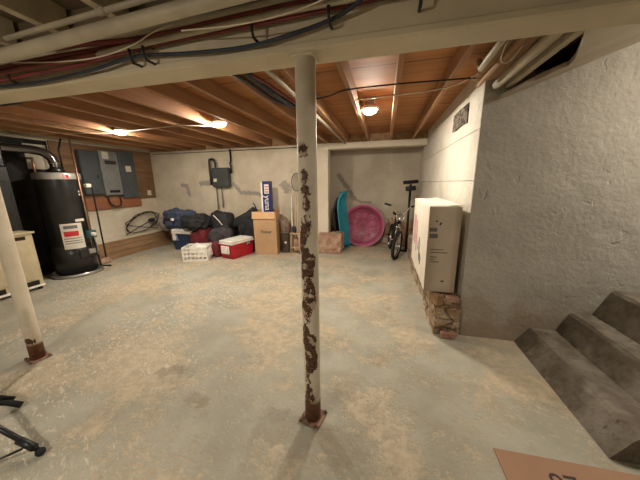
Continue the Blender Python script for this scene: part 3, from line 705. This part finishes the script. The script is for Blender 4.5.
# cream cabinet in front of it
t = thing('cream_cabinet', 'low cream cabinet with dark slots behind the left post', 'cabinet', (-4.90, 2.0, 0))
MB().box(-0.07, 0.20, -0.42, 0.41, 0.06, 0.80, 0.006).build('body', M_cream, t)
MB().box(0.20, 0.212, -0.36, 0.33, 0.16, 0.70, 0.004).build('front_panel', M_cream, t)
MB().box(-0.085, 0.225, -0.44, 0.43, 0.80, 0.825, 0.004).build('top', M_cream, t)
for y0, y1, z0, z1 in ((0.14, 0.33, 0.725, 0.77), (0.17, 0.36, 0.075, 0.14), (-0.30, 0.02, 0.075, 0.14)):
    MB().box(0.2, 0.206, y0, y1, z0, z1, 0.001).build('slot', M_void, t)
MB().box(0.19, 0.222, -0.42, 0.41, 0.045, 0.068, 0.003).build('bottom_rail', M_white, t)
for sx in (-0.04, 0.17):
    for sy in (-0.38, 0.37): MB().box(sx-0.02, sx+0.02, sy-0.02, sy+0.02, 0, 0.06, 0.003).build('foot', M_black, t)

# ------------------------------------------------------------------ back wall: meter box
t = thing('meter_box', 'dark grey-green electrical box high on the back wall', 'electrical box', (-3.50, YB, 1.36))
MB().box(-0.20, 0.20, -0.14, -0.001, 0.0, 0.42, 0.03, 2).build('box', plain('dark_green_grey_enamel', (0.055, 0.062, 0.058), 0.5, 0.2), t)
MB().box(-0.16, -0.08, -0.145, -0.138, 0.12, 0.19, 0.001).build('label', M_label, t)
MB().tube([(-0.14, -0.07, 0.40), (-0.14, -0.07, 0.54), (-0.18, -0.07, 0.60), (-0.24, -0.07, 0.60), (-0.28, -0.07, 0.54), (-0.28, -0.07, 0.05)], 0.022, 12, curve=True).build('conduit', M_blackm, t)
MB().tube([(0.24, -0.05, 0.30), (0.24, -0.05, 0.44), (0.22, -0.05, 0.50), (0.24, -0.04, 0.56), (0.24, -0.04, 0.80)], 0.018, 10).build('conduit', M_blackm, t)
MB().tube([(-0.05, -0.04, 0.01), (-0.05, -0.04, -0.45)], 0.014, 10).build('conduit', M_greyplast, t)
MB().tube([(-0.18, -0.04, 0.01), (-0.18, -0.04, -0.5)], 0.014, 10).build('conduit', M_greyplast, t)

# ------------------------------------------------------------------ coolers, bags, boxes by the back wall
def cooler(name, label, loc, rot, w, d, h, body, lid, extra=None):
    t = thing(name, label, 'cooler', loc, rot)
    mb = MB(); mb.box(-w/2, w/2, -d/2, d/2, 0, h*0.80, 0.012, 2)
    for v in mb.bm.verts:
        k = 0.92+0.08*(v.co.z/(h*0.8)); v.co.x *= k; v.co.y *= k
    mb.build('body', body, t)
    MB().box(-w/2-0.008, w/2+0.008, -d/2-0.008, d/2+0.008, h*0.80, h*0.86, 0.004).build('rim', lid, t)
    MB().box(-w/2-0.004, w/2+0.004, -d/2-0.004, d/2+0.004, h*0.865, h, 0.018, 2).build('lid', lid, t)
    return t
t = cooler('cooler', 'navy blue cooler with a white lid under the plaid bag', (-4.27, 4.80, 0), (0, 0, -0.05), 0.56, 0.36, 0.47, M_navy, M_white)
MB().box(-0.26, -0.16, -0.192, -0.184, 0.22, 0.38, 0.003).build('latch', M_white, t)
MB().tube([(-0.17, -0.186, 0.37), (-0.10, -0.195, 0.22)], 0.012, 8).build('handle', plain('pale_blue_plastic', (0.2, 0.3, 0.45)), t)
t = cooler('cooler', 'red cooler with a white lid in front of the tall carton', (-2.86, 4.50, 0), (0, 0, 1.30), 0.58, 0.35, 0.36, M_redp, M_white)
hl = MB().tube([(-0.302, -0.07, 0.25), (-0.335, -0.07, 0.24), (-0.345, -0.07, 0.16), (-0.30, -0.07, 0.12)], 0.008, 8).build('handle', M_white, t)
MB().box(-0.325, -0.298, -0.11, 0.10, 0.11, 0.26, 0.006).build('handle_recess', M_white, t)
MB().box(0.06, 0.24, -0.177, -0.163, 0.235, 0.275, 0.002).build('logo_patch', M_ink, t)
writing('igloo', 0.05, M_white, t, (0.085, -0.178, 0.243), (PI/2, 0, 0), shear=0.2)
# white crate
t = thing('plastic_crate', 'white slotted plastic crate on the floor before the blue cooler', 'crate', (-3.50, 4.13, 0), (0, 0, 0.34))
mb = MB(); w, d, h = 0.46, 0.36, 0.27
for z0, z1 in ((0, 0.035), (0.085, 0.12), (0.165, 0.195), (0.235, 0.27)):
    mb.box(-w/2, w/2, -d/2, -d/2+0.012, z0, z1).box(-w/2, w/2, d/2-0.012, d/2, z0, z1)
    mb.box(-w/2, -w/2+0.012, -d/2+0.012, d/2-0.012, z0, z1).box(w/2-0.012, w/2, -d/2+0.012, d/2-0.012, z0, z1)
for k in range(7):
    x = -w/2+0.015+k*(w-0.03)/6
    for y in (-d/2+0.006, d/2-0.006): mb.box(x-0.011, x+0.011, y-0.005, y+0.005, 0.0, 0.26)
for k in range(6):
    y = -d/2+0.015+k*(d-0.03)/5
    for x in (-w/2+0.006, w/2-0.006): mb.box(x-0.005, x+0.005, y-0.011, y+0.011, 0.0, 0.26)
mb.build('basket', M_white, t); MB().box(-w/2+0.01, w/2-0.01, -d/2+0.01, d/2-0.01, 0.004, 0.012).build('base', M_white, t)
mb = MB().blob((0, 0, 0), (0.19, 0.14, 0.13), 3.0, 18, 12, 0.05, 9, 1.2)
o = mb.build('crumpled_cloth', M_white, loc=(-3.44, 4.15, 0.15)); tag(o, 'crumpled white cloth filling the slotted crate', 'cloth')
def bag(name, label, c, rad, mat, cat='bag', e=2.8, seed=1.0, amp=0.04, rot=(0, 0, 0), straps=(), smat=M_black, fl=None):
    t = thing(name, label, cat, c, rot)
    MB().blob((0, 0, rad[2]*0.96), rad, e, 44, 30, amp, 4.5, seed, floor=fl).build('body', mat, t)
    for s in straps: MB().tube(s, 0.011, 8, curve=True).build('strap', smat, t)
    return t
bag('duffel_bag', 'navy plaid duffel bag lying on the blue cooler', (-4.44, 4.83, 0.475), (0.37, 0.20, 0.21), M_plaid, seed=3, amp=0.07,
    straps=[[(-0.3, -0.2, 0.12), (-0.15, -0.25, 0.26), (0.0, -0.21, 0.14)]])
o = MB().blob((0, 0, 0), (0.045, 0.02, 0.035), 2.2, 12, 8, 0.004); tag(o.build('shoe_tag', M_white, loc=(-4.46, 4.60, 0.69)), 'white tag hanging on the plaid duffel bag', 'tag')
bag('garbage_bag', 'translucent grey plastic bag slumped at the left of the plaid duffel', (-4.93, 4.93, 0.37), (0.11, 0.14, 0.19), plain('grey_film', (0.30, 0.28, 0.26), 0.3), seed=9, amp=0.06)
bag('duffel_bag', 'maroon bag standing on the floor between the blue cooler and dark bag', (-3.83, 4.74, 0.0), (0.22, 0.20, 0.27), M_maroonf, seed=5, amp=0.04)
bag('duffel_bag', 'black duffel bag piled over the maroon bag', (-3.90, 4.68, 0.49), (0.27, 0.18, 0.14), M_blackf, seed=6, amp=0.08,
    straps=[[(-0.25, -0.19, 0.1), (-0.1, -0.25, 0.0), (0.1, -0.24, 0.02), (0.22, -0.16, 0.12)]])
t = bag('duffel_bag', 'black rounded bag with a pale strap, behind the dark grey bag', (-3.46, 4.92, 0.0), (0.27, 0.19, 0.43), M_blackf, seed=8, amp=0.05,
    straps=[[(-0.08, -0.16, 0.78), (0.06, -0.2, 0.68), (0.16, -0.22, 0.58)]], smat=M_label)
bag('backpack', 'dark grey backpack upright in the middle of the pile', (-3.33, 4.68, 0.0), (0.25, 0.17, 0.27), M_greyf, seed=11, amp=0.05, cat='backpack',
    straps=[[(0.1, -0.16, 0.45), (0.23, -0.19, 0.3), (0.18, -0.19, 0.12)]])
bag('small_bag', 'small maroon bag on the floor between the crate and red cooler', (-3.22, 4.38, 0.0), (0.09, 0.11, 0.15), M_maroonf, seed=13, amp=0.03)
# folding golf bag of black nylon
t = thing('golf_bag', 'black nylon golf bag sloping up toward the carton behind the red cooler', 'golf bag', (-2.93, 5.0, 0.0))
mb = MB(); P = [Vector((-0.42, 0, 0.48)), Vector((-0.15, 0.0, 0.60)), Vector((0.10, 0.02, 0.72)), Vector((0.27, 0.0, 0.86))]
mb.tube(P, 0.12, 18, radii=[0.07, 0.125, 0.13, 0.10]); mb.grit(0.015, 9)
mb.build('upper_sleeve', M_blackf, t)
MB().blob((0.12, 0.0, 0.35), (0.24, 0.15, 0.38), 3.2, 44, 28, 0.05, 5, 4).build('body', M_blackf, t)
for s in ([(-0.35, -0.1, 0.45), (-0.18, -0.2, 0.3), (0.0, -0.2, 0.42), (0.1, -0.18, 0.6)], [(-0.05, -0.19, 0.52), (0.02, -0.23, 0.38), (0.12, -0.2, 0.3)]):
    MB().tube(s, 0.012, 8, curve=True).build('strap', M_black, t)
MB().tube([(0.22, 0.06, 0.76), (0.24, 0.08, 0.90), (0.17, 0.10, 1.02)], 0.014, 8, curve=True).build('carry_handle', M_black, t)
# tall carton with a blue box in it
t = thing('carton', 'tall open brown carton standing right of the red cooler', 'box', (-2.33, 4.83, 0), (0, 0, 0.16))
w, d, h, th = 0.46, 0.34, 0.90, 0.006
mb = MB().box(-w/2, w/2, -d/2, -d/2+th, 0, h-0.06).box(-w/2, w/2, d/2-th, d/2, 0, h)
mb.box(-w/2, -w/2+th, -d/2+th, d/2-th, 0, h-0.03).box(w/2-th, w/2, -d/2+th, d/2-th, 0, h+0.02).box(-w/2+th, w/2-th, -d/2+th, d/2-th, 0, th)
mb.build('body', M_card, t)
mb = MB().box(-w/2-0.02, w/2-0.02, -d/2-0.012, -d/2-0.004, h-0.16, h-0.02, rot=Rx(-0.16)); mb.build('flap', plain('light_cardboard', (0.62, 0.38, 0.2), 0.75, var=0.05), t)
writing('Titleist', 0.085, M_ink, t, (-0.115, -d/2-0.002, 0.45), (PI/2, 0, 0), shear=0.35)
MB().box(w/2, w/2+0.002, -0.03, 0.03, 0.66, 0.70).build('hand_hole', M_ink, t)
t = thing('blue_box', 'long dark blue and white product box standing in the open carton', 'box', (-2.28, 4.83, 0.012), (0, 0, 0.16))
MB().box(-0.085, 0.085, -0.07, 0.07, 0, 1.46, 0.003).build('box', M_navyc, t)
MB().box(-0.045, 0.045, -0.0725, -0.0705, 1.22, 1.40).build('white_label', M_white, t)
for k in range(3): MB().box(-0.035, 0.035, -0.0745, -0.0728, 1.24+0.05*k, 1.265+0.05*k).build('printed_line', M_pinkprint, t)
writing('yuna', 0.16, M_white, t, (-0.045, -0.0725, 1.185), (PI/2, PI/2, 0))
MB().box(-0.12, -0.087, -0.06, 0.06, 0.0, 1.44, 0.002).build('white_side_box', M_white, t)

# ------------------------------------------------------------------ clutter right of the carton
t = thing('bucket', 'grey bucket on the floor between the carton and the stool', 'bucket', (-1.99, 4.96, 0))
MB().lathe([(0, 0.0), (0.088, 0.0), (0.098, 0.42), (0.104, 0.42), (0.104, 0.44), (0.096, 0.44), (0.084, 0.01), (0, 0.01)], 24).build('pail', M_greyplast, t)
tag(MB().blob((0, 0, 0), (0.085, 0.08, 0.17), 2.6, 16, 12, 0.03, 9, 2).build('burlap_roll', M_burlap, loc=(-1.99, 4.96, 0.56)), 'rolled brown cloth standing in the grey bucket', 'cloth')
MB().lathe([(0, 0.03), (0.035, 0.03), (0.035, 0.0), (0, 0)], 16, (-0.01, -0.10, 0.14), 'y').build('dark_emblem', M_ink, t)
MB().lathe([(0, 0.005), (0.028, 0.005), (0.028, 0.0), (0, 0)], 16, (0.03, -0.10, 0.22), 'y').build('white_emblem', M_white, t)
t = thing('wooden_stool', 'narrow wooden stool frame beside the centre post, by the back wall', 'stool', (-1.73, 4.92, 0))
for sx in (-1, 1):
    for sy in (-1, 1):
        MB().tube([(sx*0.10, sy*0.10, 0), (sx*0.085, sy*0.08, 0.41)], 0.014, 8).build('leg', M_stoolw, t)
MB().box(-0.11, 0.11, -0.11, 0.11, 0.41, 0.435, 0.004).build('seat', M_stoolw, t)
MB().box(-0.09, 0.09, -0.095, -0.08, 0.12, 0.15).build('stretcher', M_stoolw, t)
MB().box(-0.07, 0.07, 0.0, 0.03, 0.02, 0.33, 0.004).build('back_panel', M_brick, t)
tag(MB().blob((0, 0, 0), (0.05, 0.05, 0.075), 2.3, 14, 10, 0.012, 12, 3).build('work_glove', M_blackf, loc=(-1.77, 4.9, 0.505)), 'black bundle on the wooden stool', 'bundle')
t = thing('landing_net', 'wire hoop net with a long handle leaning on the back wall', 'net', (-1.80, 5.08, 0), (-0.02, 0.03, 0))
MB().tube([(0.0, 0, 0.0), (0.0, 0, 1.27)], 0.011, 8).build('handle', M_stoolw, t)
MB().tube([(0.105*math.cos(a), 0.0, 1.45+0.18*math.sin(a)) for a in [2*PI*k/24 for k in range(24)]], 0.008, 6, closed=True).build('hoop', M_blackm, t)
mb = MB()
for k in range(-3, 4):
    x = k*0.026; zz = 0.175*math.sqrt(max(0.0, 1-(x/0.105)**2)); mb.tube([(x, 0, 1.45-zz), (x, 0.02, 1.45), (x, 0, 1.45+zz)], 0.0022, 4)
for k in range(-4, 5):
    z = k*0.036; xx = 0.10*math.sqrt(max(0.0, 1-(z/0.18)**2)); mb.tube([(-xx, 0, 1.45+z), (0, 0.02, 1.45+z), (xx, 0, 1.45+z)], 0.0022, 4)
mb.build('netting', M_greyplast, t)
for x0, x1, z1, r, lb, mt in ((-1.70, -1.62, 1.25, 0.012, 'pale wooden stick leaning on the wall behind the stool', M_stoolw), (-1.88, -1.90, 1.2, 0.016, 'white pole leaning on the wall behind the bucket', M_white), (-1.62, -1.66, 1.75, 0.010, 'long thin brown pole leaning on the wall next to the pier', M_curbwood)):
    run('leaning_pole', [(x0, 5.06, 0.01), (x1, 5.17, z1)], r, mt, lb, 'pole')

# ------------------------------------------------------------------ alcove: sleds, pool, bicycle
def sled(name, label, loc, rot, mat, L=1.25, w=0.36):
    t = thing(name, label, 'sled', loc, rot); mb = MB(); nu, nv = 16, 8; G = []
    for i in range(nu+1):
        z = L*i/nu; ww = w/2*(1-0.35*max(0, (i/nu-0.6)/0.4)**2)*(1-0.2*max(0, (0.12-i/nu)/0.12)); row = []
        for j in range(nv+1):
            u = -1+2*j/nv; row.append(mb.bm.verts.new((u*ww, -0.08*(abs(u)**3)-0.10*max(0, (i/nu-0.75)/0.25)**2, z)))
        G.append(row)
    for i in range(nu):
        for j in range(nv): mb.bm.faces.new((G[i][j], G[i][j+1], G[i+1][j+1], G[i+1][j])).smooth = True
    bmesh.ops.recalc_face_normals(mb.bm, faces=mb.bm.faces[:])
    bmesh.ops.solidify(mb.bm, geom=mb.bm.faces[:], thickness=0.008)
    mb.build('shell', mat, t)
    pts = [(s*w/2*(1-0.35*max(0, (i/nu-0.6)/0.4)**2)*(1-0.2*max(0, (0.12-i/nu)/0.12)), -0.08-0.10*max(0, (i/nu-0.75)/0.25)**2, L*i/nu) for s, rg in ((-1, range(0, nu+1)), (1, range(nu, -1, -1))) for i in rg]
    MB().tube(pts, 0.014, 8, closed=True).build('rim', mat, t)
    return t
sled('plastic_sled', 'teal plastic sled leaning upright against the white pier', (-0.83, 5.46, 0.02), (-0.02, -0.20, 1.22), M_teal, 1.24, 0.36)
sled('plastic_sled', 'black plastic sled standing between the teal sled and the pier', (-0.97, 5.54, 0.02), (-0.02, -0.12, 1.22), M_blackf, 1.12, 0.34)
t = thing('wading_pool', 'round pink plastic wading pool tipped up against the alcove wall', 'wading pool', (-0.44, 5.75, 0.0), (-0.12, 0, 0.05))
Rp = 0.47
mb = MB().lathe([(0, 0.0), (Rp*0.80, 0.0), (Rp*0.84, -0.02), (Rp*0.93, -0.12), (Rp, -0.125), (Rp, -0.135), (Rp*0.92, -0.135), (Rp*0.82, -0.025), (Rp*0.80, -0.012), (0, -0.012)], 56, (0, 0.11, Rp), 'y')
mb.build('basin', M_pink, t)
mb = MB()
mb.tube([(Rp*1.0*math.cos(a), -0.02, Rp+Rp*1.0*math.sin(a)) for a in [2*PI*k/48 for k in range(48)]], 0.013, 8, closed=True); mb.build('rim', plain('pale_pink_rim', (0.52, 0.2, 0.3), 0.35), t)
for k in range(10):
    a = 2*PI*k/10+0.2; r = 0.235+0.03*(k % 2); cx, cz = r*math.cos(a), Rp+r*math.sin(a)
    mb = MB(); mb.tube([(cx+0.06*math.cos(b)*(1+0.2*math.sin(3*b)), 0.098, cz+0.05*math.sin(b)) for b in [2*PI*q/14 for q in range(14)]], 0.014, 6, closed=True)
    mb.blob((cx, 0.098, cz), (0.03, 0.022, 0.04), 2.0, 10, 6, 0.0); mb.build('embossed_shape', M_pink2, t)
mb = MB().tube([(0.08*math.cos(b), 0.098, Rp+0.08*math.sin(b)) for b in [2*PI*q/18 for q in range(18)]], 0.012, 6, closed=True); mb.build('embossed_shape', M_pink2, t)
# bicycle: front wheel towards the camera
t = thing('bicycle', 'dark bicycle facing the camera beside the white box', 'bicycle', (0.23, 4.98, 0), (0, 0.09, 0.10))
def wheel(y, r, rot=0.0):
    MBt = MB(); ring = [Vector((0, r*math.cos(a), r+0.022+r*math.sin(a))) for a in [2*PI*k/28 for k in range(28)]]
    M3 = Rz(rot); off = Vector((0, y, 0))
    w = MB().tube([M3 @ q+off for q in ring], 0.03, 10, closed=True).build('tyre', M_tyre, t)
    MB().tube([M3 @ Vector((0, (r-0.03)*math.cos(a), r+0.022+(r-0.03)*math.sin(a)))+off for a in [2*PI*k/28 for k in range(28)]], 0.009, 6, closed=True).build('wheel_rim', M_chrome, w)
    mb = MB()
    for k in range(14):
        a = 2*PI*k/14; mb.tube([M3 @ Vector((0.012*(-1)**k, 0, r+0.022))+off, M3 @ Vector((0, (r-0.03)*math.cos(a), r+0.022+(r-0.03)*math.sin(a)))+off], 0.0018, 4)
    mb.build('spokes', M_chrome, w)
    MB().tube([M3 @ Vector((-0.05, 0, r+0.022))+off, M3 @ Vector((0.05, 0, r+0.022))+off], 0.014, 10).build('hub', M_chrome, w)
r = 0.25
wheel(-0.14, r, -0.42); wheel(0.68, r)
fz = r+0.022
fr = MB()
fr.tube([(0, 0.02, 0.76), (0, 0.33, 0.28)], 0.017, 10).tube([(0, 0.03, 0.68), (0, 0.42, 0.62)], 0.014, 10).tube([(0, 0.33, 0.28), (0, 0.45, 0.72)], 0.015, 10)
for s in (-1, 1):
    fr.tube([(s*0.02, 0.33, 0.28), (s*0.05, 0.68, fz)], 0.009, 8).tube([(s*0.02, 0.42, 0.60), (s*0.05, 0.68, fz)], 0.009, 8)
fr.build('frame', M_blackm, t)
fk = MB()
for s in (-1, 1): fk.tube([(s*0.045, -0.14, fz), (s*0.045, -0.06, 0.50), (s*0.03, -0.02, 0.60)], 0.011, 8)
fk.tube([(-0.045, -0.03, 0.60), (0.045, -0.03, 0.60)], 0.014, 8).tube([(0, -0.01, 0.58), (0, 0.02, 0.84)], 0.015, 10).build('fork', M_chrome, t)
hb = MB().tube([(-0.27, 0.09, 1.0), (-0.15, 0.01, 0.97), (-0.07, 0.0, 0.86), (0.07, 0.0, 0.86), (0.15, 0.01, 0.97), (0.24, 0.09, 1.0)], 0.011, 10, curve=True).build('handlebar', M_chrome, t)
MB().tube([(-0.29, 0.11, 1.005), (-0.18, 0.03, 0.985)], 0.018, 10).build('grip', M_tyre, hb)
MB().tube([(0.26, 0.11, 1.005), (0.18, 0.04, 0.985)], 0.018, 10).build('grip', M_tyre, hb)
MB().tube([(0.075*math.cos(a), -0.05, 0.80+0.07*math.sin(a)) for a in [2*PI*k/16 for k in range(16)]], 0.008, 6, closed=True).build('front_ring', M_chrome, t)
MB().box(-0.03, 0.03, -0.06, -0.02, 0.66, 0.72, 0.008).build('front_lamp', M_blackm, t)
MB().blob((0, 0.47, 0.80), (0.07, 0.13, 0.035), 2.4, 16, 8, 0.0).build('saddle', M_tyre, t)
MB().tube([(0, 0.45, 0.70), (0, 0.46, 0.79)], 0.012, 8).build('seat_post', M_chrome, t)
ck = MB().tube([(-0.09, 0.42, 0.36), (-0.05, 0.42, 0.36), (-0.05, 0.33, 0.28), (0.05, 0.33, 0.28), (0.05, 0.25, 0.20), (0.09, 0.25, 0.20)], 0.009, 8).build('crank', M_chrome, t)
MB().box(-0.15, -0.07, 0.38, 0.46, 0.35, 0.375, 0.004).build('pedal', M_tyre, ck)
MB().box(0.07, 0.15, 0.21, 0.29, 0.19, 0.215, 0.004).build('pedal', M_tyre, ck)
MB().tube([(-0.02, 0.5, 0.3), (-0.12, 0.42, 0.02)], 0.008, 8).build('kickstand', M_chrome, t)
t = thing('exercise_stand', 'tall dark pole with a padded crossbar behind the bicycle', 'stand', (0.50, 5.45, 0.0))
MB().tube([(-0.02, 0, 0.02), (0.0, 0, 1.38)], 0.024, 12).build('pole', M_blackm, t)
MB().tube([(-0.14, 0, 1.41), (0.14, 0.02, 1.43)], 0.035, 12).build('crossbar', M_tyre, t)
MB().tube([(-0.09, 0, 1.29), (0.10, 0, 1.305)], 0.045, 12).build('lower_pad', M_blackf, t)
MB().box(-0.2, 0.18, -0.03, 0.03, 0.0, 0.04, 0.005).build('base', M_blackm, t)

# ------------------------------------------------------------------ big white box on the right curb
BX0, BX1, BY0, BY1, BZ = 0.40, 0.665, 2.45, 3.62, 0.405
t = thing('appliance_box', 'large white cardboard box standing on the right curb', 'box', ((BX0+BX1)/2, (BY0+BY1)/2, BZ))
w, d, h = BX1-BX0, BY1-BY0, 0.80
MB().box(-w/2, w/2, -d/2+0.003, d/2, 0, h, 0.004).build('carton', M_whitecard, t)
e = MB().box(-w/2+0.001, w/2-0.001, -d/2, -d/2+0.0028, 0.001, h-0.002).build('end_panel', M_tancard, t)
MB().box(-w/2+0.002, -0.003, -d/2+0.02, d/2-0.01, h+0.001, h+0.005).build('top_flap', M_whitecard, t)
MB().box(0.003, w/2-0.002, -d/2+0.02, d/2-0.01, h+0.006, h+0.010, rot=Ry(-0.10)).build('top_flap', M_whitecard, t)
yf = -d/2-0.0012
for (x0, x1, z0, z1) in ((-w/2+0.012, -w/2+0.075, 0.575, 0.61), (-w/2+0.015, -w/2+0.085, 0.515, 0.555)):
    MB().box(x0, x1, yf, yf+0.001, z0, z1).build('printed_block', M_greyprint, t)
for (x0, x1, z0) in ((-0.10, 0.01, 0.405), (-0.10, 0.045, 0.378), (-0.10, -0.04, 0.335), (-0.10, -0.06, 0.312), (-0.10, -0.02, 0.288)):
    MB().box(x0, x1, yf, yf+0.001, z0, z0+0.008).build('printed_line', M_greyprint, t)
MB().box(0.01, 0.035, yf, yf+0.001, 0.10, 0.115).build('printed_line', M_ink, t)
MB().lathe([(0, 0.001), (0.008, 0.001), (0.008, 0)], 10, (-0.065, yf, 0.67), 'y').build('printed_symbol', M_ink, t)
MB().box(-0.04, -0.025, yf, yf+0.001, 0.635, 0.66, rot=Ry(0.5)).build('printed_symbol', M_ink, t)
xs = -w/2-0.0012
MB().box(xs, xs+0.001, 0.25, 0.50, 0.26, 0.62).build('pink_picture', plain('pale_pink_print', (0.58, 0.36, 0.34), 0.6), t)
MB().box(xs-0.001, xs, 0.14, 0.19, 0.20, 0.58).build('red_print', M_pinkprint, t)
for pts in ([(-0.12, 0.16), (-0.06, 0.30), (-0.09, 0.42), (-0.15, 0.36), (-0.12, 0.16)], [(-0.20, 0.14), (-0.17, 0.26), (-0.25, 0.22), (-0.20, 0.14)], [(-0.06, 0.30), (0.0, 0.26), (0.0, 0.36)]):
    MB().tube([(xs, y, z) for y, z in pts], 0.003, 4).build('line_drawing', M_greyprint, t)
